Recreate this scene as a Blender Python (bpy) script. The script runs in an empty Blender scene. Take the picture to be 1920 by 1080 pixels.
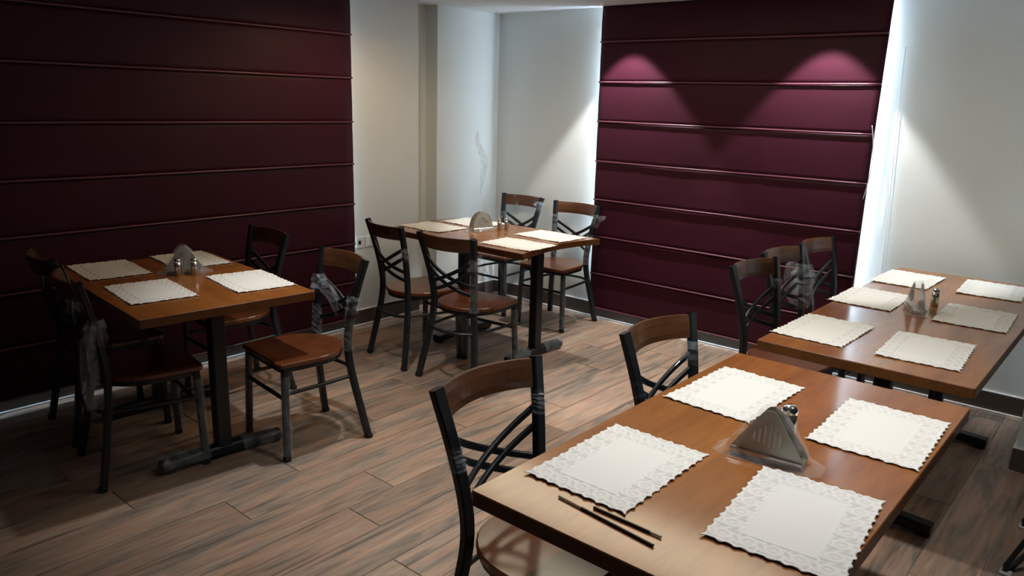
import bpy, bmesh, math, random
from mathutils import Vector, Matrix, noise

random.seed(7)
SC = bpy.context.scene
COL = SC.collection
PI = math.pi

# ------------------------------------------------------------------ camera
cam_d = bpy.data.cameras.new('camera')
cam = bpy.data.objects.new('camera', cam_d)
COL.objects.link(cam)
R = Matrix(((0.6524860499988415, 0.1614077525350403, -0.7404117967474835),
            (-0.7572815830636995, 0.17496747754441863, -0.6292144697779805),
            (0.027987885840208792, 0.9712538813817765, 0.2363949579165633)))
cam.matrix_world = Matrix.Translation((0, 0, 1.6)) @ R.to_4x4()
cam_d.sensor_width = 36.0
cam_d.lens = 1443.53 / 1920 * 36.0
cam_d.clip_start = 0.05
SC.camera = cam

# ------------------------------------------------------------------ world and lights
w = bpy.data.worlds.new('world')
SC.world = w
w.use_nodes = True
w.node_tree.nodes['Background'].inputs[0].default_value = (0.75, 0.85, 1.0, 1)
w.node_tree.nodes['Background'].inputs[1].default_value = 0.015

CEIL = 2.262


def spot(name, loc, power, size_deg, blend, color, radius=0.02, target=None):
    d = bpy.data.lights.new(name, 'SPOT')
    d.energy = power
    d.color = color
    d.spot_size = math.radians(size_deg)
    d.spot_blend = blend
    d.shadow_soft_size = radius
    o = bpy.data.objects.new(name, d)
    COL.objects.link(o)
    o.location = loc
    if target:
        o.rotation_euler = (Vector(target) - Vector(loc)).to_track_quat('-Z', 'Y').to_euler()
    return o


def area(name, loc, sx, sy, power, color, target):
    d = bpy.data.lights.new(name, 'AREA')
    d.shape = 'RECTANGLE'
    d.size = sx
    d.size_y = sy
    d.energy = power
    d.color = color
    o = bpy.data.objects.new(name, d)
    COL.objects.link(o)
    o.location = loc
    o.rotation_euler = (Vector(target) - Vector(loc)).to_track_quat('-Z', 'Y').to_euler()
    return o


COOL = (1.0, 0.985, 0.955)
spot('downlight_blind_a', (4.48, 2.98, 2.24), 100, 79, 0.26, COOL)
spot('downlight_blind_b', (4.48, 1.64, 2.24), 100, 79, 0.26, COOL)
spot('downlight_middle', (2.15, 2.72, 2.24), 78, 80, 0.85, COOL, 0.03)
spot('downlight_front', (2.12, 1.22, 2.24), 68, 98, 0.75, COOL, 0.03)
spot('downlight_right', (2.15, 0.12, 2.24), 46, 110, 0.6, COOL, 0.03)
# long recessed ceiling panel over the aisle
area('ceiling_panel', (3.42, 2.15, 2.255), 0.5, 2.1, 16.5, (1.0, 0.88, 0.64), (3.42, 2.15, 0))
# warm wall washer near the left blind
spot('warm_washer', (3.05, 3.50, 2.22), 17, 165, 0.6, (1.0, 0.62, 0.32), 0.05)

SC.view_settings.view_transform = 'Standard'
SC.view_settings.look = 'None'
SC.view_settings.exposure = 0.0
SC.view_settings.gamma = 1.0
SC.view_settings.use_curve_mapping = False
try:
    SC.cycles.use_denoising = True
    SC.cycles.max_bounces = 10
    SC.cycles.transparent_max_bounces = 16
except Exception:
    pass


# ------------------------------------------------------------------ materials
def new_mat(name):
    m = bpy.data.materials.new(name)
    m.use_nodes = True
    nt = m.node_tree
    b = nt.nodes['Principled BSDF']
    return m, nt, b


def N(nt, kind, **kw):
    n = nt.nodes.new(kind)
    for k, v in kw.items():
        setattr(n, k, v)
    return n


def plain(name, col, rough=0.5, metal=0.0, coat=0.0, bump=0.0, bscale=60, spec=0.5):
    m, nt, b = new_mat(name)
    b.inputs['Base Color'].default_value = (*col, 1)
    b.inputs['Roughness'].default_value = rough
    b.inputs['Metallic'].default_value = metal
    b.inputs['Coat Weight'].default_value = coat
    b.inputs['Specular IOR Level'].default_value = spec
    if bump:
        tc = N(nt, 'ShaderNodeTexCoord')
        nz = N(nt, 'ShaderNodeTexNoise')
        nz.inputs['Scale'].default_value = bscale
        nz.inputs['Detail'].default_value = 4
        bp = N(nt, 'ShaderNodeBump')
        bp.inputs['Strength'].default_value = bump
        bp.inputs['Distance'].default_value = 0.01
        nt.links.new(tc.outputs['Object'], nz.inputs['Vector'])
        nt.links.new(nz.outputs['Fac'], bp.inputs['Height'])
        nt.links.new(bp.outputs['Normal'], b.inputs['Normal'])
    return m


def wood(name, c1, c2, rough, coat, stretch=(1.2, 14, 14), coat_rough=0.1):
    m, nt, b = new_mat(name)
    tc = N(nt, 'ShaderNodeTexCoord')
    oi = N(nt, 'ShaderNodeObjectInfo')
    mp = N(nt, 'ShaderNodeMapping')
    mp.inputs['Scale'].default_value = stretch
    ad = N(nt, 'ShaderNodeVectorMath', operation='ADD')
    ml = N(nt, 'ShaderNodeMath', operation='MULTIPLY')
    ml.inputs[1].default_value = 37.0
    nz = N(nt, 'ShaderNodeTexNoise')
    nz.inputs['Scale'].default_value = 2.2
    nz.inputs['Detail'].default_value = 6
    nz.inputs['Roughness'].default_value = 0.62
    nz.inputs['Distortion'].default_value = 0.4
    rp = N(nt, 'ShaderNodeValToRGB')
    rp.color_ramp.elements[0].position = 0.32
    rp.color_ramp.elements[1].position = 0.70
    rp.color_ramp.elements[0].color = (*c1, 1)
    rp.color_ramp.elements[1].color = (*c2, 1)
    L = nt.links.new
    L(tc.outputs['Object'], mp.inputs['Vector'])
    L(oi.outputs['Random'], ml.inputs[0])
    L(mp.outputs['Vector'], ad.inputs[0])
    L(ml.outputs[0], ad.inputs[1])
    L(ad.outputs['Vector'], nz.inputs['Vector'])
    L(nz.outputs['Fac'], rp.inputs['Fac'])
    L(rp.outputs['Color'], b.inputs['Base Color'])
    b.inputs['Roughness'].default_value = rough
    b.inputs['Coat Weight'].default_value = coat
    b.inputs['Coat Roughness'].default_value = coat_rough
    b.inputs['Specular IOR Level'].default_value = 0.2
    return m


def plank_material():
    m, nt, b = new_mat('wood_look_plank')
    L = nt.links.new
    tc = N(nt, 'ShaderNodeTexCoord')
    oi = N(nt, 'ShaderNodeObjectInfo')
    ml = N(nt, 'ShaderNodeMath', operation='MULTIPLY')
    ml.inputs[1].default_value = 91.0
    L(oi.outputs['Random'], ml.inputs[0])

    def layer(scale, det, rough, dist, off):
        mp = N(nt, 'ShaderNodeMapping')
        mp.inputs['Scale'].default_value = scale
        mp.inputs['Location'].default_value = (off, off * 1.7, 0)
        ad = N(nt, 'ShaderNodeVectorMath', operation='ADD')
        nz = N(nt, 'ShaderNodeTexNoise')
        nz.inputs['Scale'].default_value = 1.0
        nz.inputs['Detail'].default_value = det
        nz.inputs['Roughness'].default_value = rough
        nz.inputs['Distortion'].default_value = dist
        L(tc.outputs['Object'], mp.inputs['Vector'])
        L(mp.outputs['Vector'], ad.inputs[0])
        L(ml.outputs[0], ad.inputs[1])
        L(ad.outputs['Vector'], nz.inputs['Vector'])
        return nz.outputs['Fac']
    broad = layer((1.8, 11, 1), 4, 0.6, 0.8, 0)
    rp = N(nt, 'ShaderNodeValToRGB')
    cr = rp.color_ramp
    cr.elements[0].position = 0.26
    cr.elements[0].color = (0.135, 0.11, 0.09, 1)
    cr.elements[1].position = 0.76
    cr.elements[1].color = (0.46, 0.35, 0.25, 1)
    for p, c in ((0.40, (0.25, 0.205, 0.17)), (0.50, (0.35, 0.255, 0.195)), (0.60, (0.40, 0.255, 0.185)), (0.68, (0.39, 0.31, 0.235))):
        e = cr.elements.new(p)
        e.color = (*c, 1)
    L(broad, rp.inputs['Fac'])
    fine = layer((3.5, 40, 1), 5, 0.66, 0.4, 3)
    r2 = N(nt, 'ShaderNodeValToRGB')
    r2.color_ramp.elements[0].position = 0.30
    r2.color_ramp.elements[0].color = (0.66, 0.66, 0.67, 1)
    r2.color_ramp.elements[1].position = 0.62
    r2.color_ramp.elements[1].color = (1.08, 1.06, 1.04, 1)
    L(fine, r2.inputs['Fac'])
    streak = layer((1.3, 16, 1), 3, 0.5, 1.2, 9)
    r3 = N(nt, 'ShaderNodeValToRGB')
    r3.color_ramp.elements[0].position = 0.28
    r3.color_ramp.elements[0].color = (0.40, 0.42, 0.44, 1)
    r3.color_ramp.elements[1].position = 0.42
    r3.color_ramp.elements[1].color = (1, 1, 1, 1)
    L(streak, r3.inputs['Fac'])
    m1 = N(nt, 'ShaderNodeMix', data_type='RGBA', blend_type='MULTIPLY')
    m1.inputs[0].default_value = 1.0
    L(rp.outputs['Color'], m1.inputs[6])
    L(r2.outputs['Color'], m1.inputs[7])
    m2 = N(nt, 'ShaderNodeMix', data_type='RGBA', blend_type='MULTIPLY')
    m2.inputs[0].default_value = 0.9
    L(m1.outputs[2], m2.inputs[6])
    L(r3.outputs['Color'], m2.inputs[7])
    # tone of the single plank
    hs = N(nt, 'ShaderNodeHueSaturation')
    mr = N(nt, 'ShaderNodeMapRange')
    mr.inputs['To Min'].default_value = 0.78
    mr.inputs['To Max'].default_value = 1.18
    L(oi.outputs['Random'], mr.inputs['Value'])
    L(mr.outputs['Result'], hs.inputs['Value'])
    L(m2.outputs[2], hs.inputs['Color'])
    L(hs.outputs['Color'], b.inputs['Base Color'])
    b.inputs['Roughness'].default_value = 0.5
    b.inputs['Specular IOR Level'].default_value = 0.35
    bp = N(nt, 'ShaderNodeBump')
    bp.inputs['Strength'].default_value = 0.25
    bp.inputs['Distance'].default_value = 0.002
    L(fine, bp.inputs['Height'])
    L(bp.outputs['Normal'], b.inputs['Normal'])
    return m


def film_material(name, opac, col=(0.75, 0.8, 0.85)):
    m, nt, b = new_mat(name)
    L = nt.links.new
    b.inputs['Base Color'].default_value = (*col, 1)
    b.inputs['Roughness'].default_value = 0.18
    b.inputs['Specular IOR Level'].default_value = 0.8
    tr = N(nt, 'ShaderNodeBsdfTransparent')
    mx = N(nt, 'ShaderNodeMixShader')
    tc = N(nt, 'ShaderNodeTexCoord')
    nz = N(nt, 'ShaderNodeTexNoise')
    nz.inputs['Scale'].default_value = 30
    nz.inputs['Detail'].default_value = 3
    mr = N(nt, 'ShaderNodeMapRange')
    mr.inputs['From Min'].default_value = 0.35
    mr.inputs['From Max'].default_value = 0.7
    mr.inputs['To Min'].default_value = opac * 0.5
    mr.inputs['To Max'].default_value = min(1, opac * 1.7)
    L(tc.outputs['Object'], nz.inputs['Vector'])
    L(nz.outputs['Fac'], mr.inputs['Value'])
    L(mr.outputs['Result'], mx.inputs['Fac'])
    L(tr.outputs['BSDF'], mx.inputs[1])
    L(b.outputs['BSDF'], mx.inputs[2])
    L(mx.outputs['Shader'], nt.nodes['Material Output'].inputs['Surface'])
    return m


def emit(name, col, s):
    m, nt, b = new_mat(name)
    b.inputs['Base Color'].default_value = (0.8, 0.85, 0.9, 1)
    b.inputs['Emission Color'].default_value = (*col, 1)
    b.inputs['Emission Strength'].default_value = s
    return m


def fabric(name, c1, c2):
    m, nt, b = new_mat(name)
    L = nt.links.new
    tc = N(nt, 'ShaderNodeTexCoord')
    nz = N(nt, 'ShaderNodeTexNoise')
    nz.inputs['Scale'].default_value = 3.5
    nz.inputs['Detail'].default_value = 5
    rp = N(nt, 'ShaderNodeValToRGB')
    rp.color_ramp.elements[0].color = (*c1, 1)
    rp.color_ramp.elements[1].color = (*c2, 1)
    L(tc.outputs['Object'], nz.inputs['Vector'])
    L(nz.outputs['Fac'], rp.inputs['Fac'])
    L(rp.outputs['Color'], b.inputs['Base Color'])
    b.inputs['Roughness'].default_value = 0.5
    b.inputs['Specular IOR Level'].default_value = 0.17
    b.inputs['Sheen Weight'].default_value = 0.04
    b.inputs['Sheen Tint'].default_value = (0.8, 0.35, 0.55, 1)
    wv = N(nt, 'ShaderNodeTexNoise')
    wv.inputs['Scale'].default_value = 260
    bp = N(nt, 'ShaderNodeBump')
    bp.inputs['Strength'].default_value = 0.15
    bp.inputs['Distance'].default_value = 0.002
    L(tc.outputs['Object'], wv.inputs['Vector'])
    L(wv.outputs['Fac'], bp.inputs['Height'])
    L(bp.outputs['Normal'], b.inputs['Normal'])
    return m


M = {}
M['wall'] = plain('wall_paint', (0.73, 0.775, 0.765), 0.7, bump=0.06, bscale=90, spec=0.25)
M['ceiling'] = plain('ceiling_paint', (0.72, 0.73, 0.74), 0.8)
M['skirt'] = plain('baseboard_tile', (0.085, 0.068, 0.055), 0.4, bump=0.1, bscale=30)
M['bead'] = plain('white_silicone', (0.85, 0.86, 0.87), 0.4)
M['grout'] = plain('floor_grout', (0.30, 0.26, 0.22), 0.8)
M['plank'] = plank_material()
M['table'] = wood('table_laminate', (0.20, 0.062, 0.009), (0.33, 0.118, 0.020), 0.5, 1.0, (1.6, 9, 9), 0.13)
M['edge'] = wood('table_edge_band', (0.11, 0.042, 0.012), (0.17, 0.065, 0.02), 0.45, 0.3, (1.6, 9, 9))
M['seat'] = wood('seat_wood', (0.085, 0.022, 0.006), (0.15, 0.042, 0.011), 0.42, 0.8, (9, 2, 9), 0.14)
M['rail'] = wood('rail_wood', (0.055, 0.021, 0.009), (0.10, 0.040, 0.015), 0.42, 0.35, (2, 12, 12))
M['steel'] = plain('dark_blue_black_paint', (0.006, 0.0095, 0.0135), 0.42, coat=0.05, spec=0.4)
M['rubber'] = plain('black_rubber', (0.008, 0.008, 0.009), 0.7)
M['film'] = film_material('clear_wrap', 0.02, (0.45, 0.55, 0.62))
M['film_dense'] = film_material('crumpled_wrap', 0.12, (0.6, 0.68, 0.75))
M['bag'] = film_material('clear_bag', 0.15, (0.85, 0.86, 0.86))
M['chrome'] = plain('brushed_steel', (0.50, 0.48, 0.44), 0.28, metal=1.0)
M['plate'] = plain('holder_plate', (0.36, 0.34, 0.29), 0.32, metal=0.55)
M['cap'] = plain('polished_cap', (0.82, 0.83, 0.84), 0.12, metal=1.0)
M['paper'] = plain('lace_paper', (0.80, 0.80, 0.77), 0.75, spec=0.2)
_nt = M['paper'].node_tree
_a = N(_nt, 'ShaderNodeAttribute')
_a.attribute_name = 'pierced'
_x = N(_nt, 'ShaderNodeMix', data_type='RGBA')
_x.inputs[6].default_value = (0.76, 0.76, 0.735, 1)
_x.inputs[7].default_value = (0.64, 0.64, 0.62, 1)
_nt.links.new(_a.outputs['Fac'], _x.inputs[0])
_nt.links.new(_x.outputs[2], _nt.nodes['Principled BSDF'].inputs['Base Color'])
M['blind_red'] = fabric('burgundy_fabric', (0.036, 0.0062, 0.0145), (0.052, 0.0092, 0.021))
M['blind_rod'] = plain('burgundy_rod_pocket', (0.13, 0.04, 0.066), 0.38, spec=0.45)  # lighter than the panels: the ridges' highlight is put into this colour
M['lining'] = plain('white_blind_lining', (0.75, 0.76, 0.77), 0.8)
M['day'] = emit('daylight_pane', (0.74, 0.88, 1.0), 29.0)
M['day_dim'] = emit('daylight_pane_shaded', (0.70, 0.86, 1.0), 5.0)
M['alu'] = plain('window_frame_aluminium', (0.7, 0.72, 0.74), 0.4, metal=0.3)
M['socket'] = plain('white_plastic', (0.75, 0.76, 0.78), 0.35)
M['black'] = plain('black_plastic', (0.006, 0.006, 0.008), 0.4)
M['stick'] = plain('black_lacquer', (0.010, 0.008, 0.007), 0.3)
M['tip'] = plain('pale_stick_end', (0.34, 0.27, 0.18), 0.5)
M['cord'] = plain('grey_cord', (0.42, 0.44, 0.46), 0.5)
M['wavy_grey'] = film_material('grey_wavy_mark', 0.15, (0.44, 0.41, 0.35))


# ------------------------------------------------------------------ mesh helpers
class MB:
    def __init__(self):
        self.v = []
        self.f = []
        self.sm = []
        self.mi = []

    def add(self, vs, fs, smooth=False, mi=0):
        o = len(self.v)
        self.v += [tuple(p) for p in vs]
        for f in fs:
            self.f.append(tuple(i + o for i in f))
            self.sm.append(smooth)
            self.mi.append(mi)

    def box(self, lo, hi, ch=0.0, mi=0):
        """box with chamfered edges"""
        (x0, y0, z0), (x1, y1, z1) = lo, hi
        if ch <= 0:
            vs = [(x, y, z) for z in (z0, z1) for y in (y0, y1) for x in (x0, x1)]
            self.add(vs, [(0, 2, 3, 1), (4, 5, 7, 6), (0, 1, 5, 4), (2, 6, 7, 3), (0, 4, 6, 2), (1, 3, 7, 5)], mi=mi)
            return
        bm = bmesh.new()
        bmesh.ops.create_cube(bm, size=1)
        for v in bm.verts:
            v.co = Vector(((x0 + x1) / 2 + v.co.x * (x1 - x0), (y0 + y1) / 2 + v.co.y * (y1 - y0), (z0 + z1) / 2 + v.co.z * (z1 - z0)))
        bmesh.ops.bevel(bm, geom=bm.edges[:], offset=ch, segments=1, affect='EDGES')
        bm.verts.index_update()
        self.add([v.co for v in bm.verts], [[v.index for v in f.verts] for f in bm.faces], mi=mi)
        bm.free()

    def prism(self, poly, z0, z1, ch=0.0, mi=0, mi_top=None, smooth_side=False):
        """extruded outline (counter-clockwise) with a small chamfer top and bottom"""
        n = len(poly)

        def inset(d):
            out = []
            for i in range(n):
                p = Vector(poly[i - 1])
                c = Vector(poly[i])
                q = Vector(poly[(i + 1) % n])
                a = (c - p).normalized()
                b = (q - c).normalized()
                na = Vector((-a.y, a.x))
                nb = Vector((-b.y, b.x))
                s = na + nb
                if s.length < 1e-6:
                    s = na
                s = s.normalized()
                out.append(c + s * (d / max(0.4, s.dot(na))))
            return out
        mt = mi if mi_top is None else mi_top
        if ch > 0:
            ins = inset(ch)
            rings = [(ins, z0), (poly, z0 + ch), (poly, z1 - ch), (ins, z1)]
        else:
            rings = [(poly, z0), (poly, z1)]
        vs = []
        for ring, z in rings:
            vs += [(p[0], p[1], z) for p in ring]
        o = len(self.v)
        fs = []
        for r in range(len(rings) - 1):
            for i in range(n):
                j = (i + 1) % n
                fs.append((r * n + i, r * n + j, (r + 1) * n + j, (r + 1) * n + i))
        self.add(vs, fs, smooth_side, mi)
        k = (len(rings) - 1) * n
        self.f.append(tuple(o + i for i in range(n - 1, -1, -1)))
        self.sm.append(False)
        self.mi.append(mi)
        self.f.append(tuple(o + k + i for i in range(n)))
        self.sm.append(False)
        self.mi.append(mt)

    def sweep(self, path, wdt, thk, up=(0, 0, 1), rnd=0.004, smooth=False, closed=False, sec=None, mi=0):
        """rectangular (chamfered) bar along a path. wdt is across, thk is along 'up'"""
        P = [Vector(p) for p in path]
        if sec is None:
            a, b, c = wdt / 2, thk / 2, rnd
            sec = [(a - c, -b), (a, -b + c), (a, b - c), (a - c, b), (-a + c, b), (-a, b - c), (-a, -b + c), (-a + c, -b)]
        n = len(sec)
        m = len(P)
        vs = []
        for i, p in enumerate(P):
            if closed:
                t = P[(i + 1) % m] - P[i - 1]
            else:
                t = P[min(i + 1, m - 1)] - P[max(i - 1, 0)]
            t.normalize()
            u = Vector(up)
            s = t.cross(u)
            if s.length < 1e-5:
                s = t.cross(Vector((1, 0, 0)))
            s.normalize()
            u = s.cross(t).normalized()
            for x, y in sec:
                vs.append(p + s * x + u * y)
        fs = []
        for i in range(m if closed else m - 1):
            i2 = (i + 1) % m
            for k in range(n):
                k2 = (k + 1) % n
                fs.append((i * n + k, i * n + k2, i2 * n + k2, i2 * n + k))
        if not closed:
            fs.append(tuple(range(n - 1, -1, -1)))
            fs.append(tuple((m - 1) * n + k for k in range(n)))
        self.add(vs, fs, smooth, mi)

    def tube(self, path, r, seg=8, closed=False):
        sec = [(r * math.cos(2 * PI * k / seg), r * math.sin(2 * PI * k / seg)) for k in range(seg)]
        self.sweep(path, 0, 0, sec=sec, smooth=True, closed=closed)

    def lathe(self, prof, seg=24, c=(0, 0, 0)):
        n = len(prof)
        vs = []
        for k in range(seg):
            a = 2 * PI * k / seg
            for r, z in prof:
                vs.append((c[0] + r * math.cos(a), c[1] + r * math.sin(a), c[2] + z))
        fs = []
        for k in range(seg):
            k2 = (k + 1) % seg
            for i in range(n - 1):
                fs.append((k * n + i, k2 * n + i, k2 * n + i + 1, k * n + i + 1))
        self.add(vs, fs, True)

    def mesh(self, name, mats):
        me = bpy.data.meshes.new(name)
        me.from_pydata(self.v, [], self.f)
        me.polygons.foreach_set('use_smooth', self.sm)
        me.polygons.foreach_set('material_index', self.mi)
        for m in (mats if isinstance(mats, (list, tuple)) else [mats]):
            me.materials.append(m)
        me.validate()
        me.update()
        return me

    def build(self, name, mats, parent=None):
        o = bpy.data.objects.new(name, self.mesh(name, mats))
        COL.objects.link(o)
        if parent:
            o.parent = parent
        return o


def thing(name, label, cat, loc=(0, 0, 0), rz=0.0, group=None):
    o = bpy.data.objects.new(name, None)
    COL.objects.link(o)
    o.empty_display_size = 0.1
    o.location = loc
    o.rotation_euler = (0, 0, rz)
    o['label'] = label
    o['category'] = cat
    if group:
        o['group'] = group
    return o


def tag(o, label, cat, group=None):
    o['label'] = label
    o['category'] = cat
    if group:
        o['group'] = group
    return o


def struct(o):
    o['kind'] = 'structure'
    return o


def copy_tree(o, parent=None):
    c = o.copy()
    COL.objects.link(c)
    if parent:
        c.parent = parent
    for ch in list(o.children):
        copy_tree(ch, c)
    return c


def bez(pts, n=10):
    """Catmull-Rom through points"""
    P = [Vector(p) for p in pts]
    P = [P[0] * 2 - P[1]] + P + [P[-1] * 2 - P[-2]]
    out = []
    for i in range(1, len(P) - 2):
        for k in range(n):
            t = k / n
            a, b, c, d = P[i - 1], P[i], P[i + 1], P[i + 2]
            out.append(0.5 * ((2 * b) + (c - a) * t + (2 * a - 5 * b + 4 * c - d) * t * t + (3 * b - a - 3 * c + d) * t ** 3))
    out.append(P[-2])
    return out


# ------------------------------------------------------------------ room shell
WX = 4.795      # back wall plane
WY = 4.28       # left wall plane
# floor slab with individual planks
mb = MB()
mb.box((-1.2, -1.2, -0.06), (5.1, 4.6, -0.0035))
floor = struct(mb.build('floor', M['grout']))
PW, PL, GAP = 0.2, 1.2, 0.0022
full = MB()
full.box((-PL / 2 + GAP, -PW / 2 + GAP, -0.008), (PL / 2 - GAP, PW / 2 - GAP, 0.0), 0.0012)
full_me = full.mesh('plank', M['plank'])
row = 0
y = 2.68 + 0.2 * 8 - 0.1
joints = [1.13, 1.755, 1.40, 1.95, 1.71, 1.05, 1.60]
while y > -0.9:
    x_off = joints[(row + 1) % 7]
    x = x_off - PL * 3 + PL / 2
    while x < 4.8 + PL / 2:
        a, b = max(x - PL / 2, -1.0), min(x + PL / 2, WX)
        if b - a > 0.02 and b > 0.25:
            if b - a > PL - 0.01:
                o = bpy.data.objects.new('plank', full_me)
                COL.objects.link(o)
                o.location = (x, y, 0)
            else:
                q = MB()
                q.box((-(b - a) / 2 + GAP, -PW / 2 + GAP, -0.008), ((b - a) / 2 - GAP, PW / 2 - GAP, 0.0), 0.0012)
                o = q.build('plank', M['plank'])
                o.location = ((a + b) / 2, y, 0)
            o.parent = floor
        x += PL
    row += 1
    y -= PW

# back wall with a tall window opening behind the burgundy blind
W0, W1, WZ0, WZ1 = 1.40, 3.19, 0.38, 2.20
mb = MB()
mb.box((WX, -0.2, 0), (WX + 0.2, W0, CEIL))
mb.box((WX, W1, 0), (WX + 0.2, WY + 0.4, CEIL))
mb.box((WX, W0, 0), (WX + 0.2, W1, WZ0))
mb.box((WX, W0, WZ1), (WX + 0.2, W1, CEIL))
wall_back = struct(mb.build('wall_back', M['wall']))
# left wall: two wall faces with a narrow recess between them
NX0, NX1, ND = 3.925, 4.115, 0.13
LW0, LW1 = 0.35, 3.15
mb = MB()
mb.box((-0.6, WY, 0), (LW0, WY + 0.4, CEIL))
mb.box((LW1, WY, 0), (NX0, WY + 0.4, CEIL))
mb.box((LW0, WY, 0), (LW1, WY + 0.4, 0.38))
mb.box((LW0, WY, 2.15), (LW1, WY + 0.4, CEIL))
mb.box((NX1, WY, 0), (WX, WY + 0.4, CEIL))
mb.box((NX0, WY + ND, 0), (NX1, WY + 0.4, CEIL))
wall_left = struct(mb.build('wall_left', M['wall']))
# wall end at the right
mb = MB()
mb.box((4.03, -0.6, 0), (WX - 0.001, 0.345, CEIL))
wall_right = struct(mb.build('wall_right', M['wall']))
mb = MB()
mb.box((-1.2, -1.2, CEIL), (5.1, 4.7, CEIL + 0.1))
ceiling = struct(mb.build('ceiling', M['ceiling']))


def window(name, lo, hi, axis, mat, npanes):
    """frame with panes set back in the opening; axis is the wall normal"""
    f = MB()
    a0, a1 = lo[0], hi[0]
    z0, z1 = lo[1], hi[1]
    d = lo[2]
    t = 0.035

    def bx(m, p0, p1, q0, q1, e0, e1):
        if axis == 'x':
            m.box((e0, p0, q0), (e1, p1, q1), 0.003)
        else:
            m.box((p0, e0, q0), (p1, e1, q1), 0.003)
    bx(f, a0, a0 + t, z0, z1, d, d + 0.05)
    bx(f, a1 - t, a1, z0, z1, d, d + 0.05)
    bx(f, a0 + t, a1 - t, z0, z0 + t, d, d + 0.05)
    bx(f, a0 + t, a1 - t, z1 - t, z1, d, d + 0.05)
    wpan = (a1 - a0 - 2 * t) / npanes
    for k in range(1, npanes):
        c = a0 + t + wpan * k
        bx(f, c - 0.02, c + 0.02, z0 + t, z1 - t, d, d + 0.05)
    o = struct(f.build(name, M['alu']))
    for k in range(npanes):
        p = MB()
        c0 = a0 + t + wpan * k + (0.02 if k else 0)
        c1 = a0 + t + wpan * (k + 1) - (0.02 if k < npanes - 1 else 0)
        bx(p, c0, c1, z0 + t, z1 - t, d + 0.02, d + 0.028)
        p.build('pane', mat, o)
    return o


window('window_1', (W0, WZ0, WX + 0.012), (W1, WZ1, 0), 'x', M['day'], 2)
window('window_2', (LW0, 0.38, WY + 0.012), (LW1, 2.15, 0), 'y', M['day_dim'], 3)

# baseboards with a pale top lip, and a white bead along the floor under the blinds
BH, BT = 0.108, 0.012


def skirting(name, runs):
    m = MB()
    for lo, hi in runs:
        m.box((lo[0], lo[1], 0), (hi[0], hi[1], BH), 0.002)
    o = struct(m.build(name, M['skirt']))
    q = MB()
    for lo, hi in runs:
        q.box((lo[0] - 0.0, lo[1] - 0.0, BH), (hi[0], hi[1], BH + 0.006), 0.001)
    q.build('top_lip', M['bead'], o)
    return o


skirting('baseboard_back', [((WX - BT, 0.36, 0), (WX, WY, 0))])
skirting('baseboard_left', [((-0.5, WY - BT, 0), (NX0, WY, 0)), ((NX1, WY - BT, 0), (WX - BT, WY, 0)), ((NX0, WY + ND - BT, 0), (NX1, WY + ND, 0))])
skirting('baseboard_right', [((4.03 - BT, -0.5, 0), (4.03, 0.345, 0)), ((4.03 - BT, 0.345, 0), (WX - BT, 0.345 + BT, 0))])
mb = MB()
mb.box((WX - BT - 0.012, 0.40, 0.0), (WX - BT, WY - BT - 0.012, 0.009), 0.002)
struct(mb.build('trim_1', M['bead']))
mb = MB()
mb.box((-0.5, WY - BT - 0.012, 0.0), (NX0 - 0.004, WY - BT, 0.009), 0.002)
struct(mb.build('trim_2', M['bead']))


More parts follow.
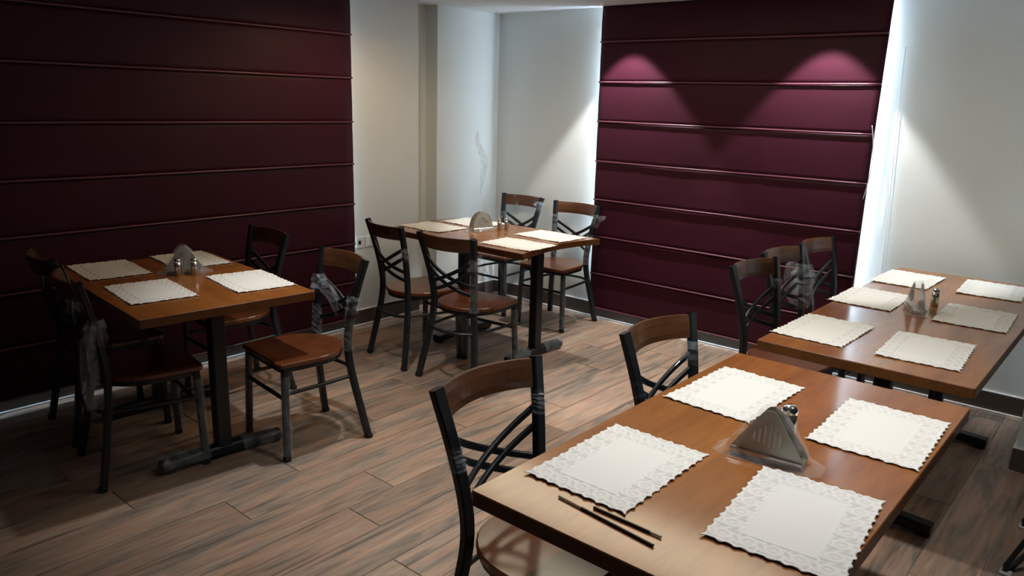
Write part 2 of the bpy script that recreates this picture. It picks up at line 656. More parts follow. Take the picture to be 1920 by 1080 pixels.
# ------------------------------------------------------------------ roman blinds
def roman_blind(label, origin, rz, width_top, width_bot, z_list, top, bottom, seed, group):
    """hangs in the local XZ plane, front is -Y, centred on local x=0; fabric panels between rods"""
    t = thing('roman_blind', label, 'blind', origin, rz, group)
    zs = [top] + list(z_list) + [bottom]

    def hw(z):
        k = (top - z) / (top - bottom)
        return (width_top * (1 - k) + width_bot * k) / 2
    for i in range(len(zs) - 1):
        za, zb = zs[i], zs[i + 1]
        nx, nz = 44, 10
        vs, fs = [], []
        for back in (0, 1):
            for j in range(nz + 1):
                v = j / nz
                z = za + (zb - za) * v
                for k in range(nx + 1):
                    u = k / nx * 2 - 1
                    x = u * hw(z)
                    bulge = 0.002 * math.sin(PI * v) + 0.003 * v
                    wr = 0.002 * noise.noise(Vector((x * 2.3 + seed, z * 5, seed))) + 0.0012 * noise.noise(Vector((x * 9, z * 3 + seed, 2)))
                    seam = 0.0022 * math.exp(-((x - 0.32 * hw(top) * (1 if seed % 2 else -1)) / 0.010) ** 2) + 0.002 * math.exp(-((x + 0.62 * hw(top)) / 0.010) ** 2)
                    yy = -bulge - (wr + seam) * math.sin(PI * min(1, max(0.0, v * 0.98 + 0.01))) ** 0.5
                    if back:
                        yy += 0.004
                    vs.append((x, yy, z))
        s = (nz + 1) * (nx + 1)
        for j in range(nz):
            for k in range(nx):
                a = j * (nx + 1) + k
                fs.append((a, a + nx + 1, a + nx + 2, a + 1))
                fs.append((s + a, s + a + 1, s + a + nx + 2, s + a + nx + 1))
        for j in range(nz):
            a = j * (nx + 1)
            fs.append((a, s + a, s + a + nx + 1, a + nx + 1))
            a += nx
            fs.append((a, a + nx + 1, s + a + nx + 1, s + a))
        for k in range(nx):
            fs.append((k, k + 1, s + k + 1, s + k))
            a = nz * (nx + 1) + k
            fs.append((a, s + a, s + a + 1, a + 1))
        m = MB()
        m.add(vs, fs, True)
        m.build('fabric_panel', M['blind_red'], t)
    for z in list(z_list) + [bottom + 0.006]:
        m = MB()
        path = []
        for k in range(25):
            u = k / 24 * 2 - 1
            x = u * hw(z)
            path.append((x, -0.010 + 0.002 * noise.noise(Vector((x * 2, z, seed))), z + 0.003 * noise.noise(Vector((x * 1.3, z * 3, seed + 5)))))
        m.tube(path, 0.0062, 8)
        m.build('rod', M['blind_rod'], t)
    m = MB()
    m.box((-hw(top) + 0.01, 0.006, bottom + 0.01), (hw(top) - 0.01, 0.0075, top - 0.01))
    m.build('lining', M['lining'], t)
    m = MB()
    m.box((-hw(top) + 0.005, 0.008, top - 0.035), (hw(top) - 0.005, 0.035, top), 0.003)
    m.build('headrail', M['alu'], t)
    return t


BX = 4.735
zr = [2.0206, 1.7466, 1.4696, 1.1875, 0.9084, 0.634, 0.352]
blind_b = roman_blind('burgundy roman blind lit by two spotlights, hanging in front of the back wall',
                      (BX, 2.30, 0), -PI / 2, 1.92, 1.876, zr, CEIL - 0.002, 0.085, 3, None)
BYL = 4.205
zl = [1.984, 1.714, 1.433, 1.159, 0.889, 0.615, 0.345]
blind_l = roman_blind('wide dark burgundy roman blind covering the left wall behind the corner table',
                      ((3.264 + 0.15) / 2, BYL, 0), 0, 3.264 - 0.15, 3.264 - 0.15, zl, CEIL - 0.002, 0.085, 8, None)
# pull cords of the back blind
m = MB()
m.tube(bez([(WX - 0.012, 1.262, 1.95), (WX - 0.012, 1.255, 1.66), (WX - 0.011, 1.236, 1.20), (WX - 0.012, 1.222, 0.74), (WX - 0.012, 1.222, 0.45)], 8), 0.0018, 6)
o = m.build('pull_cord', M['cord'])
tag(o, 'thin grey pull cord hanging down the white wall right of the back blind', 'cord')
m = MB()
m.tube(bez([(-0.936, -0.012, 1.52), (-0.956, -0.016, 1.42), (-0.962, -0.016, 1.30), (-0.954, -0.014, 1.18), (-0.940, -0.012, 1.10)], 8), 0.0025, 6)
o = m.build('side_cord', M['cord'])
o.parent = blind_b
o.matrix_parent_inverse = Matrix.Identity(4)
o.scale = (-1, 1, 1)


# ------------------------------------------------------------------ tables
def table_base(t, posts, beam, foot_half, post_w=0.062):
    """posts: local x positions of pedestals along the long axis"""
    for px in posts:
        m = MB()
        h = post_w / 2
        m.box((px - h, -h, 0.055), (px + h, h, 0.70), 0.005)
        m.build('post', M['steel'], t)
        m = MB()
        L = foot_half
        m.sweep([(px, -L, 0.030), (px, -L * 0.5, 0.036), (px, 0, 0.040), (px, L * 0.5, 0.036), (px, L, 0.030)], 0.062, 0.044, rnd=0.008)
        ft = m.build('foot', M['steel'], t)
        for s in (-1, 1):
            q = MB()
            q.box((px - 0.026, s * (L - 0.03) - 0.02, 0.0), (px + 0.026, s * (L - 0.03) + 0.02, 0.010), 0.003)
            q.build('foot_pad', M['rubber'], ft)
        m = MB()
        m.box((px - 0.025, -foot_half * 0.9, 0.69), (px + 0.025, foot_half * 0.9, 0.711), 0.004)
        m.build('bracket', M['steel'], t)
    if beam:
        m = MB()
        m.box((posts[0] + 0.03, -0.02, 0.645), (posts[1] - 0.03, 0.02, 0.69), 0.004)
        m.build('beam', M['steel'], t)


def rounded_rect(x0, y0, x1, y1, r=0.008, n=3):
    out = []
    for cx, cy, a0 in ((x1 - r, y0 + r, -PI / 2), (x1 - r, y1 - r, 0), (x0 + r, y1 - r, PI / 2), (x0 + r, y0 + r, PI)):
        for k in range(n + 1):
            a = a0 + PI / 2 * k / n
            out.append((cx + r * math.cos(a), cy + r * math.sin(a)))
    return out


def make_table(label, cx, cy, rz, length, width, posts, foot_half, outline=None, beam=True, z=0.75):
    t = thing('dining_table', label, 'table', (cx, cy, 0), rz, 'dining tables')
    m = MB()
    poly = outline or rounded_rect(-length / 2, -width / 2, length / 2, width / 2)
    m.prism(poly, z - 0.038, z, 0.0022, 1, 0)
    m.build('tabletop', [M['table'], M['edge']], t)
    table_base(t, posts, beam, foot_half)
    return t


T1 = make_table('wooden dining table in front with a bright glare on its near end, four placemats', 1.834, 0.7105, 0, 1.38, 0.733, [-0.5, 0.47], 0.25)
T2 = make_table('long wooden dining table beside the right wall with six placemats', 3.69, 0.731, 0, 1.935, 0.728, [-0.57, 0.51], 0.25)
T3 = make_table('wooden dining table in the dark left part of the room, by the wide blind', 1.643, 3.425, math.radians(85), 1.14, 0.755, [-0.37, 0.37], 0.275)
# corner table: hollow curve on the near end, bowed curve at the far end
hw4, l0, l1 = 0.385, -0.59, 0.59
out4 = []
for k in range(13):
    v = -1 + 2 * k / 12
    out4.append((l1 + 0.085 * (1 - v * v), v * hw4))
for k in range(13):
    v = 1 - 2 * k / 12
    out4.append((l0 + 0.068 * (1 - v * v), v * hw4))
T4 = make_table('wooden dining table in the white back corner with a curved hollow end', 3.711, 3.34, math.radians(90), 1.18, 0.77, [-0.39, 0.25], 0.26, out4)


# ------------------------------------------------------------------ chairs
def crumple_tube(path, r, seed, seg=9, amp=0.45, flare=0.0):
    """thin crumpled film tube around a path"""
    m = MB()
    P = [Vector(p) for p in path]
    n = len(P)
    vs, fs = [], []
    for i, p in enumerate(P):
        t = (P[min(i + 1, n - 1)] - P[max(i - 1, 0)]).normalized()
        s = t.cross(Vector((0.3, 1, 0.2))).normalized()
        u = s.cross(t)
        rr = r[i] if isinstance(r, (list, tuple)) else r
        for k in range(seg):
            a = 2 * PI * k / seg
            q = rr * (1 + amp * noise.noise(Vector((i * 1.7 + seed, k * 2.1, seed * 0.7))))
            vs.append(p + s * q * math.cos(a) + u * q * math.sin(a))
    for i in range(n - 1):
        for k in range(seg):
            k2 = (k + 1) % seg
            fs.append((i * seg + k, i * seg + k2, (i + 1) * seg + k2, (i + 1) * seg + k))
    m.add(vs, fs, False)
    return m


def rear_post(s):
    return bez([(s * 0.208, -0.215, 0.0), (s * 0.188, -0.188, 0.15), (s * 0.160, -0.158, 0.33), (s * 0.147, -0.148, 0.46),
                (s * 0.153, -0.158, 0.58), (s * 0.172, -0.184, 0.72), (s * 0.196, -0.222, 0.872)], 4)


def at_z(path, z):
    for a, b in zip(path, path[1:]):
        if a.z <= z <= b.z:
            k = (z - a.z) / (b.z - a.z)
            return a.lerp(b, k)
    return path[-1]


POST = {s: rear_post(s) for s in (-1, 1)}


def make_chair():
    t = thing('dining_chair', '', 'chair')
    # seat: straight front, round back
    pts = []
    fr = 0.025
    for k in range(4):
        a = -PI / 2 + 0
    pts += [(-0.200 + fr, 0.222), (-0.196, 0.222 - fr * 0.4), (-0.200, 0.222 - fr)]
    pts += [(-0.202, 0.10), (-0.200, 0.02)]
    for k in range(1, 16):
        a = PI + PI * k / 16
        pts.append((0.200 * math.cos(a), 0.02 + 0.200 * math.sin(a)))
    pts += [(0.200, 0.02), (0.202, 0.10), (0.200, 0.222 - fr), (0.196, 0.222 - fr * 0.4), (0.200 - fr, 0.222)]
    m = MB()
    m.prism(pts, 0.432, 0.456, 0.005)
    m.build('seat', M['seat'], t)
    # ring under the seat
    ring = [(p[0] * 0.9, p[1] * 0.9, 0.421) for p in pts]
    m = MB()
    m.sweep(ring, 0.018, 0.022, closed=True, rnd=0.003)
    m.build('seat_frame', M['steel'], t)
    # legs
    for s in (-1, 1):
        m = MB()
        m.sweep([(s * 0.182, 0.190, 0.432), (s * 0.190, 0.196, 0.22), (s * 0.198, 0.202, 0.012)], 0.030, 0.026, up=(0, 1, 0), rnd=0.004)
        lg = m.build('front_leg', M['steel'], t)
        q = MB()
        q.box((s * 0.198 - 0.016, 0.202 - 0.014, 0), (s * 0.198 + 0.016, 0.202 + 0.014, 0.022), 0.003)
        q.build('foot_cap', M['rubber'], lg)
        m = MB()
        m.sweep([p for p in POST[s] if p.z >= 0.0] if True else [], 0.037, 0.026, up=(0, 1, 0), rnd=0.004)
        lg = m.build('rear_leg', M['steel'], t)
        q = MB()
        q.box((s * 0.208 - 0.018, -0.229, 0), (s * 0.208 + 0.018, -0.201, 0.022), 0.003)
        q.build('foot_cap', M['rubber'], lg)
    # ring of stretchers
    zr_ = 0.315
    pl, pr_ = at_z(POST[-1], zr_), at_z(POST[1], zr_)
    for s in (-1, 1):
        p = at_z(POST[s], zr_)
        m = MB()
        m.sweep([(s * 0.187, 0.190, zr_ - 0.005), (s * 0.181, 0.0, zr_), (p.x, p.y, zr_)], 0.016, 0.016, rnd=0.004)
        m.build('side_stretcher', M['steel'], t)
    m = MB()
    m.sweep([(-0.187, 0.193, zr_ - 0.03), (0, 0.193, zr_ - 0.03), (0.187, 0.193, zr_ - 0.03)], 0.016, 0.018, rnd=0.004)
    m.build('front_stretcher', M['steel'], t)
    m = MB()
    m.sweep(bez([(pl.x, pl.y, zr_), (-0.09, pl.y - 0.045, zr_), (0, pl.y - 0.058, zr_), (0.09, pl.y - 0.045, zr_), (pr_.x, pr_.y, zr_)], 5), 0.016, 0.016, rnd=0.004)
    m.build('back_stretcher', M['steel'], t)
    # back rail: bent wooden panel
    m = MB()
    rows = 5
    top, bot = 0.868, 0.788
    vs, fs = [], []
    n = 16
    for side in (0, 1):
        for j in range(rows):
            z = bot + (top - bot) * j / (rows - 1)
            a, b = at_z(POST[-1], z), at_z(POST[1], z)
            for k in range(n + 1):
                u = k / n
                p = a.lerp(b, u)
                p.x = a.x + 0.010 + (b.x - a.x - 0.020) * u
                bow = 0.052 * (1 - (2 * u - 1) ** 2)
                e = 0.003 if j in (0, rows - 1) else 0
                yy = p.y - bow + (0.0085 - e if side else -0.0085 + e)
                vs.append((p.x, yy, z))
    s_ = rows * (n + 1)
    for j in range(rows - 1):
        for k in range(n):
            a = j * (n + 1) + k
            fs.append((a, a + 1, a + n + 2, a + n + 1))
            fs.append((s_ + a, s_ + a + n + 1, s_ + a + n + 2, s_ + a + 1))
    for k in range(n):
        a = k
        fs.append((a, s_ + a, s_ + a + 1, a + 1))
        a = (rows - 1) * (n + 1) + k
        fs.append((a, a + 1, s_ + a + 1, s_ + a))
    for j in range(rows - 1):
        a = j * (n + 1)
        fs.append((a, a + n + 1, s_ + a + n + 1, s_ + a))
        a += n
        fs.append((a, s_ + a, s_ + a + n + 1, a + n + 1))
    m.add(vs, fs, False)
    m.build('back_rail', M['rail'], t)
    # crossed pairs of bars
    for s in (-1, 1):
        for dz in (0.0, -0.052):
            hi = at_z(POST[s], 0.738 + dz)
            lo = at_z(POST[-s], 0.585 + dz)
            path = []
            for k in range(13):
                u = k / 12
                p = hi.lerp(lo, u)
                p.y -= (0.043 + 0.004 * s) * (1 - (2 * u - 1) ** 2)
                p.z -= 0.018 * (1 - (2 * u - 1) ** 2)
                path.append(p)
            m = MB()
            m.sweep(path, 0.012, 0.021, rnd=0.003)
            m.build('cross_bar', M['steel'], t)
    return t


for tb, px, L in ((T3, -0.37, 0.275), (T4, -0.39, 0.26)):
    for s in (-1, 1):
        crumple_tube([(px, s * L * q, 0.034) for q in (0.30, 0.45, 0.6, 0.75, 0.9, 1.0, 1.05)], [0.042, 0.046, 0.043, 0.047, 0.043, 0.045, 0.02], 3 + s, amp=0.25).build('plastic_wrap', M['film_dense'], tb)
proto = make_chair()
film_jobs = {}


def add_film(t, path, r, seed, dense=False, amp=0.45, name='plastic_wrap'):
    m = crumple_tube(path, r, seed, amp=amp)
    o = m.build(name, M['film_dense' if dense else 'film'], t)
    return o


_leg_mesh = {}


def leg_film(t, which, s, z0, z1, seed, dense=False):
    key = (which, s, round(z0, 2), round(z1, 2), seed % 3, dense)
    if key not in _leg_mesh:
        n = 12
        pts = []
        for k in range(n + 1):
            z = z0 + (z1 - z0) * k / n
            if which == 'f':
                q = (0.432 - z) / 0.42
                pts.append((s * (0.182 + 0.016 * q), 0.190 + 0.012 * q, z))
            else:
                pts.append(tuple(at_z(POST[s], z)))
        r = [0.0245] * (n + 1)
        r[0] = r[-1] = 0.029
        mm = crumple_tube(pts, r, seed % 3 + 0.5, amp=0.28)
        _leg_mesh[key] = mm.mesh('plastic_wrap', M['film_dense' if dense else 'film'])
    o = bpy.data.objects.new('plastic_wrap', _leg_mesh[key])
    COL.objects.link(o)
    o.parent = t
    return o


def knot(t, s, z, seed, size=1.0, hang=0.0, dense=True):
    """torn tuft of wrap on a back post"""
    p = at_z(POST[s], z)
    path = [p + Vector((0, 0, -0.045 * size)), p + Vector((0, 0, -0.02)), p, p + Vector((0, 0, 0.02)), p + Vector((0, 0, 0.045 * size))]
    add_film(t, path, [0.026 * size, 0.036 * size, 0.03 * size, 0.038 * size, 0.024 * size], seed, dense, 0.5)
    if hang:
        path = [p + Vector((s * 0.01, -0.02, 0)), p + Vector((s * 0.035, -0.03, 0.02)), p + Vector((s * 0.06, -0.035, 0.045 * hang)), p + Vector((s * 0.075, -0.03, 0.06 * hang))]
        add_film(t, path, [0.012, 0.018, 0.014, 0.004], seed + 3, dense, 0.7, 'plastic_tail')


chairs = [
    # label, x, y, facing angle, films
    ('wooden chair on open floor at the near right side of the dark left table', 2.0015, 2.976, 173.1, 'C', 'chairs at the dark left table'),
    ('dark chair between the left table and the burgundy blind, on the table right side', 2.10, 3.76, 176, 'Cb', 'chairs at the dark left table'),
    ('shadowed chair wrapped in torn plastic at the near left side of the dark table', 1.355, 3.27, -10, 'G', 'chairs at the dark left table'),
    ('almost black chair against the left blind, far left side of the dark table', 1.43, 3.80, -6, 'Gb', 'chairs at the dark left table'),
    ('chair nearest the socket wall, left side of the corner table, its seat grey with sheen', 3.18, 3.495, -10, 'A', 'chairs at the corner table'),
    ('chair with an orange brown seat at the near left side of the corner table', 3.165, 3.01, 5, 'D', 'chairs at the corner table'),
    ('chair in front of the white corner wall, far right side of the corner table', 4.475, 3.905, 180, 'E', 'chairs at the corner table'),
    ('chair beside the left edge of the lit blind, right side of the corner table', 4.45, 3.345, 182, 'F', 'chairs at the corner table'),
    ('large nearest chair, its back beside the left edge of the front table', 1.49, 1.125, -92, 'H1', 'chairs at the front table'),
    ('second chair at the front table, before the lit blind, wrap tied on its right post', 2.262, 1.045, -95, 'H2', 'chairs at the front table'),
    ('first of three chairs along the long right table, nearest the front table', 3.545, 1.27, -98, 'I1', 'chairs at the long right table'),
    ('middle one of three chairs at the long right table, large crumpled plastic on its back', 4.0, 1.31, -97, 'I2', 'chairs at the long right table'),
    ('last of three chairs at the long right table, closest to the lit blind', 4.46, 1.285, -95, 'I3', 'chairs at the long right table'),
]
CH = {}
for i, (lab, x, y, a, code, grp) in enumerate(chairs):
    c = proto if i == 0 else copy_tree(proto)
    CH[code] = c
for i, (lab, x, y, a, code, grp) in enumerate(chairs):
    c = CH[code]
    c.location = (x, y, 0)
    c.rotation_euler = (0, 0, math.radians(a - 90))
    c['label'] = lab
    c['group'] = grp
    # film on legs
    for s in (-1, 1):
        leg_film(c, 'f', s, 0.03, 0.40, i + s, code in ('G', 'C', 'A', 'D', 'E', 'F'))
        leg_film(c, 'r', s, 0.03, 0.42, i + s + 1)
knot(CH['C'], -1, 0.66, 1, 1.0)
knot(CH['C'], 1, 0.70, 2, 1.1)
add_film(CH['C'], [at_z(POST[1], 0.70) + Vector((-0.01, 0, 0)), Vector((0.10, -0.20, 0.665)), Vector((0.05, -0.205, 0.62)), Vector((0.03, -0.20, 0.56))], [0.03, 0.028, 0.03, 0.012], 4, True, 0.6, 'plastic_tail')
leg_film(CH['C'], 'r', -1, 0.44, 0.60, 5, True)
leg_film(CH['C'], 'r', 1, 0.44, 0.60, 6, True)
knot(CH['A'], 1, 0.70, 3, 0.9, 0.8)
leg_film(CH['A'], 'r', 1, 0.44, 0.64, 7)
knot(CH['D'], 1, 0.71, 4, 1.0, 1.4)
leg_film(CH['D'], 'r', 1, 0.44, 0.66, 8, True)
knot(CH['E'], -1, 0.80, 5, 1.0, 0.0)
knot(CH['E'], 1, 0.70, 15, 0.8)
knot(CH['F'], -1, 0.76, 6, 1.1, 0.6)
knot(CH['F'], 1, 0.74, 16, 0.8)
leg_film(CH['F'], 'r', -1, 0.44, 0.66, 9, True)
leg_film(CH['F'], 'r', 1, 0.44, 0.70, 9, True)
# nearest chair: wraps on both posts
for s_, z_ in ((-1, 0.76), (1, 0.70)):
    leg_film(CH['H1'], 'r', s_, z_ - 0.05, z_ + 0.02, 3, True)
knot(CH['H2'], -1, 0.735, 8, 1.0)
leg_film(CH['H2'], 'r', 1, 0.66, 0.72, 4)
knot(CH['I1'], -1, 0.74, 9, 0.7)
# big crumpled plastic on the middle chair
for s_, z_, sz, sd in ((-1, 0.70, 1.8, 11), (1, 0.80, 0.9, 12), (-1, 0.60, 1.5, 14)):
    knot(CH['I2'], s_, z_, sd, sz)
pm = at_z(POST[-1], 0.80)
add_film(CH['I2'], [pm + Vector((0, -0.02, 0.0)), pm + Vector((0.0, -0.02, -0.05)), pm + Vector((0.01, -0.03, -0.12)), pm + Vector((0.01, -0.02, -0.20)), pm + Vector((0.0, 0.0, -0.28))], [0.02, 0.05, 0.055, 0.05, 0.02], 31, True, 0.6, 'plastic_sheet')
pm = at_z(POST[1], 0.74)
add_film(CH['I3'], [pm + Vector((0, -0.02, 0.0)), pm + Vector((0.0, -0.03, -0.05)), pm + Vector((0.01, -0.03, -0.12)), pm + Vector((0.01, -0.02, -0.20))], [0.02, 0.045, 0.04, 0.02], 32, True, 0.6, 'plastic_sheet')
# dark left chair: strips of torn wrap on the near post
knot(CH['G'], 1, 0.66, 17, 1.2)
pg = at_z(POST[1], 0.70)
add_film(CH['G'], [pg, pg + Vector((0.0, -0.03, -0.08)), pg + Vector((0.02, -0.03, -0.18)), pg + Vector((0.02, -0.04, -0.28)), pg + Vector((0.0, -0.04, -0.36))], [0.02, 0.03, 0.04, 0.035, 0.015], 33, True, 0.6, 'plastic_sheet')
knot(CH['G'], -1, 0.70, 18, 1.0)
knot(CH['Cb'], 1, 0.56, 19, 0.8)


# ------------------------------------------------------------------ placemats
def placemat_mesh():
    Wd, Hd = 0.382, 0.266
    nx, ny = 150, 106
    bw = 0.056
    # flower centres along the border
    fl = []
    for k in range(7):
        x = -Wd / 2 + 0.030 + (Wd - 0.06) * k / 6
        fl += [(x, Hd / 2 - 0.030), (x, -Hd / 2 + 0.030)]
    for k in range(1, 4):
        yv = -Hd / 2 + 0.030 + (Hd - 0.06) * k / 4
        fl += [(Wd / 2 - 0.030, yv), (-Wd / 2 + 0.030, yv)]

    def scal(t, n):
        a = abs(math.cos(PI * n * t))
        b = abs(math.cos(PI * n * 2 * t))
        return 0.0082 * a ** 0.8 + 0.0026 * b

    def height(x, y):
        ex = Wd / 2 - abs(x)
        ey = Hd / 2 - abs(y)
        e = min(ex, ey)
        h = 0.0
        if e < bw:
            best = 9
            for cx, cy in fl:
                d2 = (x - cx) ** 2 + (y - cy) ** 2
                if d2 < best:
                    best = d2
                    ang = math.atan2(y - cy, x - cx)
            d = math.sqrt(best)
            h += 0.0011 * math.exp(-((d - 0.0155) / 0.0038) ** 2)
            h += 0.0009 * math.exp(-(d / 0.005) ** 2)
            if d > 0.019:
                h += 0.0007 * math.sin(ang * 6 + d * 300) * min(1, (d - 0.019) / 0.006)
            h -= 0.0004
            h += 0.0008 * math.exp(-((e - 0.004) / 0.003) ** 2)
        if abs(e - bw) < 0.01:
            h += 0.0010 * math.exp(-((e - bw) / 0.0028) ** 2)
        return h
    vs, fs, lace = [], [], []
    for j in range(ny + 1):
        v = -1 + 2 * j / ny
        for i in range(nx + 1):
            u = -1 + 2 * i / nx
            x, y = u * Wd / 2, v * Hd / 2
            gx = max(0, (abs(u) - 0.91) / 0.09)
            gy = max(0, (abs(v) - 0.86) / 0.14)
            dx = scal(v * 0.5 + 0.5, 8) - 0.005
            dy = scal(u * 0.5 + 0.5, 11) - 0.005
            X = x + math.copysign(dx * gx, u)
            Y = y + math.copysign(dy * gy, v)
            hh = height(x, y)
            z = 0.0028 + hh * 1.5
            e0 = min(Wd / 2 - abs(x), Hd / 2 - abs(y))
            lace.append(max(0.0, min(1.0, (-hh + 0.0001) / 0.0006)) if 0.006 < e0 < bw - 0.004 else 0.0)
            e = min(Wd / 2 - abs(x), Hd / 2 - abs(y))
            z += 0.0035 * max(0, 1 - e / 0.05) ** 2 * max(0.0, 0.35 + noise.noise(Vector((x * 9, y * 9, 3.0))) + 0.25)
            vs.append((X, Y, z))
    n1 = nx + 1
    for j in range(ny):
        for i in range(nx):
            a = j * n1 + i
            fs.append((a, a + 1, a + n1 + 1, a + n1))
    # thin underside so that the paper has an edge
    o = len(vs)
    border = [i for i in range(n1)] + [j * n1 + nx for j in range(1, ny + 1)] + [ny * n1 + i for i in range(nx - 1, -1, -1)] + [j * n1 for j in range(ny - 1, 0, -1)]
    for b in border:
        x, y, z = vs[b]
        vs.append((x, y, z - 0.0012))
    nb = len(border)
    for k in range(nb):
        k2 = (k + 1) % nb
        fs.append((border[k2], border[k], o + k, o + k2))
    m = MB()
    m.add(vs, fs, True)
    me = m.mesh('placemat', M['paper'])
    at = me.attributes.new('pierced', 'FLOAT', 'POINT')
    lace += [0.0] * (len(vs) - len(lace))
    at.data.foreach_set('value', lace)
    return me


PM = placemat_mesh()
TZ = 0.7502
mats = [
    ('white lace paper placemat beside the two black sticks on the front table', 1.483, 0.902, 0.5, 1),
    ('white lace placemat on the far left of the front table, before the second chair', 2.138, 0.908, -1.5, 1),
    ('white lace placemat on the far right of the front table, right of its napkin holder', 2.147, 0.493, 1.5, 1),
    ('large white lace placemat at the bottom edge of the photo on the front table', 1.534, 0.487, 5.0, 1),
    ('white placemat on the near left corner of the long right table', 3.044, 0.957, -1, 2),
    ('white placemat between two others on the left side of the long right table', 3.743, 0.982, 0, 2),
    ('white placemat at the far left end of the long right table, by the bright wall', 4.33, 0.971, -1, 2),
    ('white placemat on the near right corner of the long right table', 3.053, 0.587, 3, 2),
    ('white placemat right of the napkin holder, middle of the right side of the long table', 3.722, 0.549, 2, 2),
    ('white placemat at the far right end of the long right table', 4.384, 0.595, 3, 2),
    ('white placemat at the near left of the dark left table', 1.447, 3.29, 83, 3),
    ('dim grey white placemat at the far left end of the dark left table', 1.495, 3.83, 84, 3),
    ('white placemat behind the napkin holder on the dark left table', 1.89, 3.80, 84, 3),
    ('brightest white placemat on the dark left table, at its near right corner', 1.862, 3.18, 82, 3),
    ('cream placemat at the near hollow end of the corner table, left one', 3.535, 2.964, 92, 4),
    ('cream placemat at the near hollow end of the corner table, right one', 3.92, 3.016, 88, 4),
    ('cream placemat left of the napkin holder on the corner table', 3.590, 3.768, 90, 4),
    ('cream placemat half hidden behind the napkin holder on the corner table', 3.94, 3.72, 90, 4),
]
GN = {1: 'placemats on the front table', 2: 'placemats on the long right table', 3: 'placemats on the dark left table', 4: 'placemats on the corner table'}
for lab, x, y, a, g in mats:
    o = bpy.data.objects.new('placemat', PM)
    COL.objects.link(o)
    o.location = (x, y, TZ)
    o.rotation_euler = (0, 0, math.radians(a))
    tag(o, lab, 'placemat', GN[g])


# ------------------------------------------------------------------ napkin holders and shakers
def napkin_holder(label, x, y, rz, width=0.165, height=0.125, arch=False, bag_seed=0):
    t = thing('napkin_holder', label, 'napkin holder', (x, y, TZ), rz, 'napkin holders')
    # two triangular plates, local x is the long side
    hw_ = width / 2
    prof = [(-hw_, 0.012), (hw_, 0.012), (hw_ * 0.985, 0.024)]
    if arch:
        for k in range(1, 16):
            a = PI * k / 16
            prof.append((hw_ * 0.97 * math.cos(a), 0.024 + (height - 0.024) * math.sin(a) ** 0.9))
    else:
        prof += [(hw_ * 0.20, height * 0.93), (hw_ * 0.12, height * 0.985), (0, height), (-hw_ * 0.12, height * 0.985), (-hw_ * 0.20, height * 0.93)]
    prof.append((-hw_ * 0.985, 0.024))
    for s in (-1, 1):
        th = 0.0025
        vs, fs = [], []
        n = len(prof)
        for d in (0, 1):
            for px, pz in prof:
                yy = s * (0.026 - 0.010 * (pz / height)) + (th if d else 0) - th / 2
                vs.append((px, yy, pz))
        fs.append(tuple(range(n)))
        fs.append(tuple(range(2 * n - 1, n - 1, -1)))
        for k in range(n):
            k2 = (k + 1) % n
            fs.append((k2, k, n + k, n + k2))
        m = MB()
        m.add(vs, fs)
        pl = m.build('plate', M['plate'], t)
        # raised bright ribs on the outer face
        for k in range(-2, 4):
            m = MB()
            xx = k * 0.0125 - 0.004
            z0_, z1_ = 0.040 + 0.004 * abs(k), height * (0.78 - 0.075 * abs(k))
            if z1_ > z0_ + 0.01:
                p = lambda zz: (xx, s * (0.026 - 0.010 * (zz / height)) + s * th * 0.9, zz)
                m.sweep([p(z0_), p((z0_ + z1_) / 2), p(z1_)], 0.0045, 0.0025, up=(0, s, 0), rnd=0.0008)
                m.build('rib', M['chrome'], pl)
    m = MB()
    m.box((-hw_, -0.030, 0.0), (hw_, 0.030, 0.016), 0.003)
    m.build('base', M['plate'], t)
    m = MB()
    m.box((-hw_ * 1.0, -0.034, 0.012), (hw_ * 1.0, -0.029, 0.021), 0.0015)
    m.box((-hw_ * 1.0, 0.029, 0.012), (hw_ * 1.0, 0.034, 0.021), 0.0015)
    m.build('base_rim', M['chrome'], t)
    # clear bag pulled over it
    vs, fs = [], []
    rows, segs = 9, 26
    for j in range(rows):
        v = j / (rows - 1)
        z = 0.001 + (height + 0.008) * v
        wx = (hw_ + 0.012) * (1 - v) ** 0.8 + 0.012 + (0.022 if j == 0 else 0) * 1
        wy = 0.042 * (1 - v * 0.55) + (0.012 if j == 0 else 0)
        for k in range(segs):
            a = 2 * PI * k / segs
            ca, sa = math.cos(a), math.sin(a)
            e = 0.45
            px = math.copysign(abs(ca) ** e, ca) * wx
            py = math.copysign(abs(sa) ** e, sa) * wy
            q = 1 + 0.10 * noise.noise(Vector((px * 40 + bag_seed, py * 40, z * 30)))
            vs.append((px * q, py * q, max(0.0012, z + 0.006 * noise.noise(Vector((px * 30, py * 30, bag_seed + 4.0))) * (0 if j == 0 else 1))))
    for j in range(rows - 1):
        for k in range(segs):
            k2 = (k + 1) % segs
            fs.append((j * segs + k, j * segs + k2, (j + 1) * segs + k2, (j + 1) * segs + k))
    m = MB()
    m.add(vs, fs)
    m.build('plastic_bag', M['bag'], t)
    return t


def shaker(label, x, y, h=0.082, r=0.0165, group='salt and pepper shakers'):
    t = thing('shaker', label, 'shaker', (x, y, TZ), 0, group)
    m = MB()
    m.lathe([(0, 0), (r * 0.95, 0), (r, 0.003), (r * 0.96, h * 0.5), (r * 0.92, h * 0.80), (0, h * 0.80)], 20)
    m.build('body', M['chrome'], t)
    m = MB()
    m.lathe([(r * 0.96, h * 0.79), (r * 0.98, h * 0.82), (r * 0.95, h * 0.90), (r * 0.75, h * 0.97), (r * 0.4, h), (0, h * 1.005)], 20)
    m.build('cap', M['cap'], t)
    return t


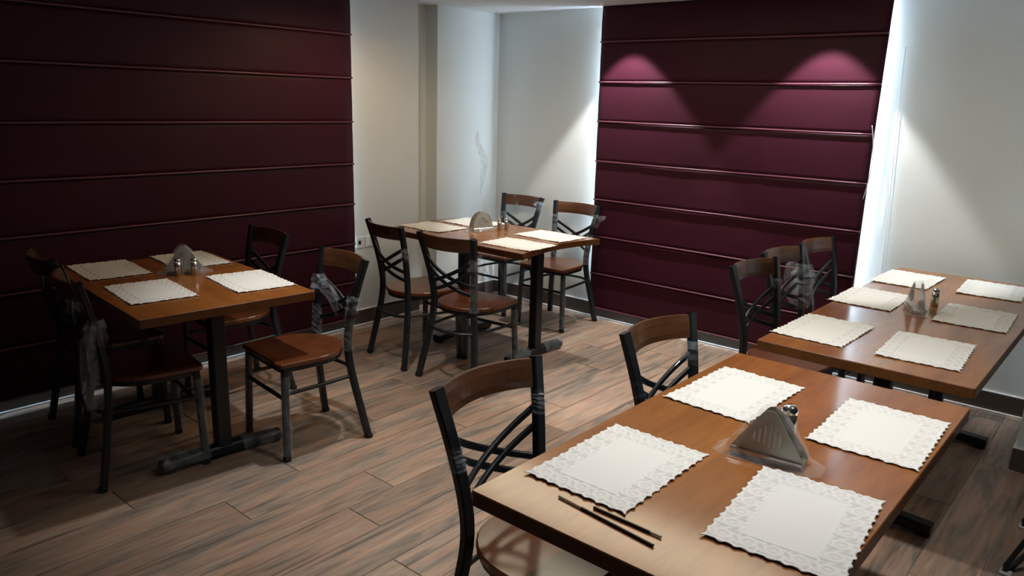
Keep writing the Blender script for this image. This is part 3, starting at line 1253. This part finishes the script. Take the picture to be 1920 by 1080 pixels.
napkin_holder('grey metal triangular napkin holder in a clear bag on the front table', 1.772, 0.652, math.radians(97), 0.178, 0.132, False, 1)
napkin_holder('metal napkin holder seen edge on, on the long right table', 3.66, 0.775, math.radians(24), 0.15, 0.125, False, 2)
napkin_holder('pale triangular napkin holder in plastic on the dark left table', 1.735, 3.555, math.radians(-35), 0.165, 0.128, False, 3)
napkin_holder('rounded arch napkin holder on the corner table', 3.745, 3.47, math.radians(-12), 0.16, 0.125, True, 4)
shaker('silver domed shaker peeping out behind the napkin holder on the front table', 1.890, 0.652, 0.108, 0.021)
shaker('steel shaker standing right of the napkin holder on the long right table', 3.815, 0.732)
shaker('left steel shaker before the napkin holder on the dark left table', 1.680, 3.505)
shaker('right steel shaker before the napkin holder on the dark left table', 1.742, 3.468)
shaker('steel shaker nearer the arch napkin holder on the corner table', 3.842, 3.392, 0.078, 0.015)
shaker('steel shaker farther right of the arch napkin holder, next to its twin', 3.912, 3.392, 0.078, 0.015)


# ------------------------------------------------------------------ black sticks on the front table
def stick(label, a, b, pale):
    a, b = Vector(a), Vector(b)
    t = thing('stick', label, 'stick', a, 0, 'black sticks on the front table')
    d = b - a
    L = d.length
    dr = d.normalized()
    k0, k1 = pale
    m = MB()
    m.sweep([dr * (L * k0), dr * (L * 0.5), dr * (L * k1)], 0.0065, 0.0055, rnd=0.0015)
    m.build('shaft', M['stick'], t)
    for u0, u1 in ((0, k0), (k1, 1)):
        if u1 - u0 > 0.01:
            m = MB()
            m.sweep([dr * (L * u0), dr * (L * u1)], 0.0055, 0.0045, rnd=0.0013)
            m.build('pale_end', M['tip'], t)
    return t


zt = 0.7535
stick('longer black stick on the front table, nearer the table edge', (1.254, 0.912, zt), (1.227, 0.657, zt), (0.26, 1.0))
stick('shorter black stick with a pale tip beside the placemat edge', (1.268, 0.828, zt), (1.265, 0.661, zt), (0.0, 0.84))

# ------------------------------------------------------------------ wall sockets
for sx, lab, hole in ((3.368, 'white wall socket plate with a dark hole beside the left blind', True), (3.455, 'blank white switch plate right of the dark holed socket', False)):
    t = thing('wall_socket', lab, 'socket', (sx, WY, 0.60), 0, 'socket plates by the left blind')
    m = MB()
    m.box((-0.038, -0.009, -0.04), (0.038, 0.0, 0.04), 0.003)
    m.build('plate', M['socket'], t)
    if hole:
        m = MB()
        m.box((-0.020, -0.0105, -0.014), (0.002, -0.008, 0.014), 0.001)
        m.build('hole', M['black'], t)
    else:
        m = MB()
        m.box((-0.022, -0.0125, -0.026), (0.022, -0.008, 0.026), 0.002)
        m.build('rocker', M['socket'], t)

# ------------------------------------------------------------------ thin wavy strip on the corner wall, translucent grey
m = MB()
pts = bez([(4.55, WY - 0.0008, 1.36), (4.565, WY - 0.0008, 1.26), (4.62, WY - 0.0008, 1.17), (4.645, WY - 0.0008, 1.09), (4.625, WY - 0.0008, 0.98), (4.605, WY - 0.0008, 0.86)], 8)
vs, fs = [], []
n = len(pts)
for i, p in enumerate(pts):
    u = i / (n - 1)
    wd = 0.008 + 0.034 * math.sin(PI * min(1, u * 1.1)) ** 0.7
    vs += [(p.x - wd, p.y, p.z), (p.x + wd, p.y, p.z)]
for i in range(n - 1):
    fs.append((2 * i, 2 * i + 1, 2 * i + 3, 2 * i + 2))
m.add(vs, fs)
m.build('wavy_mark', M['wavy_grey'], wall_left)

# ------------------------------------------------------------------ loose plastic on the floor at the left
m = MB()
vs, fs = [], []
nn = 18
for j in range(nn + 1):
    for i in range(nn + 1):
        u, v = i / nn * 2 - 1, j / nn * 2 - 1
        r = 0.17 + 0.05 * noise.noise(Vector((u * 2, v * 2, 1.5)))
        z = 0.006 + 0.085 * max(0, 1 - u * u) * max(0, 1 - v * v) * abs(0.25 + noise.noise(Vector((u * 3.1, v * 3.1, 7)))) + 0.02 * abs(noise.noise(Vector((u * 7, v * 7, 2))))
        vs.append((u * r, v * r * 1.1, z))
for j in range(nn):
    for i in range(nn):
        a = j * (nn + 1) + i
        fs.append((a, a + 1, a + nn + 2, a + nn + 1))
m.add(vs, fs)
o = m.build('plastic_bag', M['film_dense'])
o.location = (0.93, 3.50, 0)
tag(o, 'crumpled clear plastic lying on the dark floor at the far left', 'plastic bag')

# ------------------------------------------------------------------ wire stool at the right edge, only a foot in view
t = thing('wire_stool', 'black metal rod stool with a sled foot at the bottom right edge', 'stool', (3.03, 0.226, 0), 0)
for dx in (0.0, 0.42):
    m = MB()
    m.tube([(dx + 0.03, -0.16, 0.46), (dx + 0.0, -0.003, 0.03), (dx, -0.002, 0.012), (dx + 0.03, -0.012, 0.009), (dx + 0.32, -0.07, 0.009)] if dx == 0 else
           [(dx + 0.03, -0.16, 0.46), (dx + 0.0, -0.003, 0.03), (dx, -0.002, 0.012), (dx - 0.005, -0.03, 0.009), (dx - 0.06, -0.30, 0.009)], 0.009, 8)
    m.build('rod_frame', M['steel'], t)
m = MB()
m.box((0.01, -0.52, 0.455), (0.47, -0.14, 0.485), 0.008)
m.build('seat', M['black'], t)
for dx in (0.0, 0.42):
    m = MB()
    m.box((dx - 0.014, -0.028, 0.0), (dx + 0.02, 0.012, 0.012), 0.003)
    m.build('foot_pad', M['cord'], t)
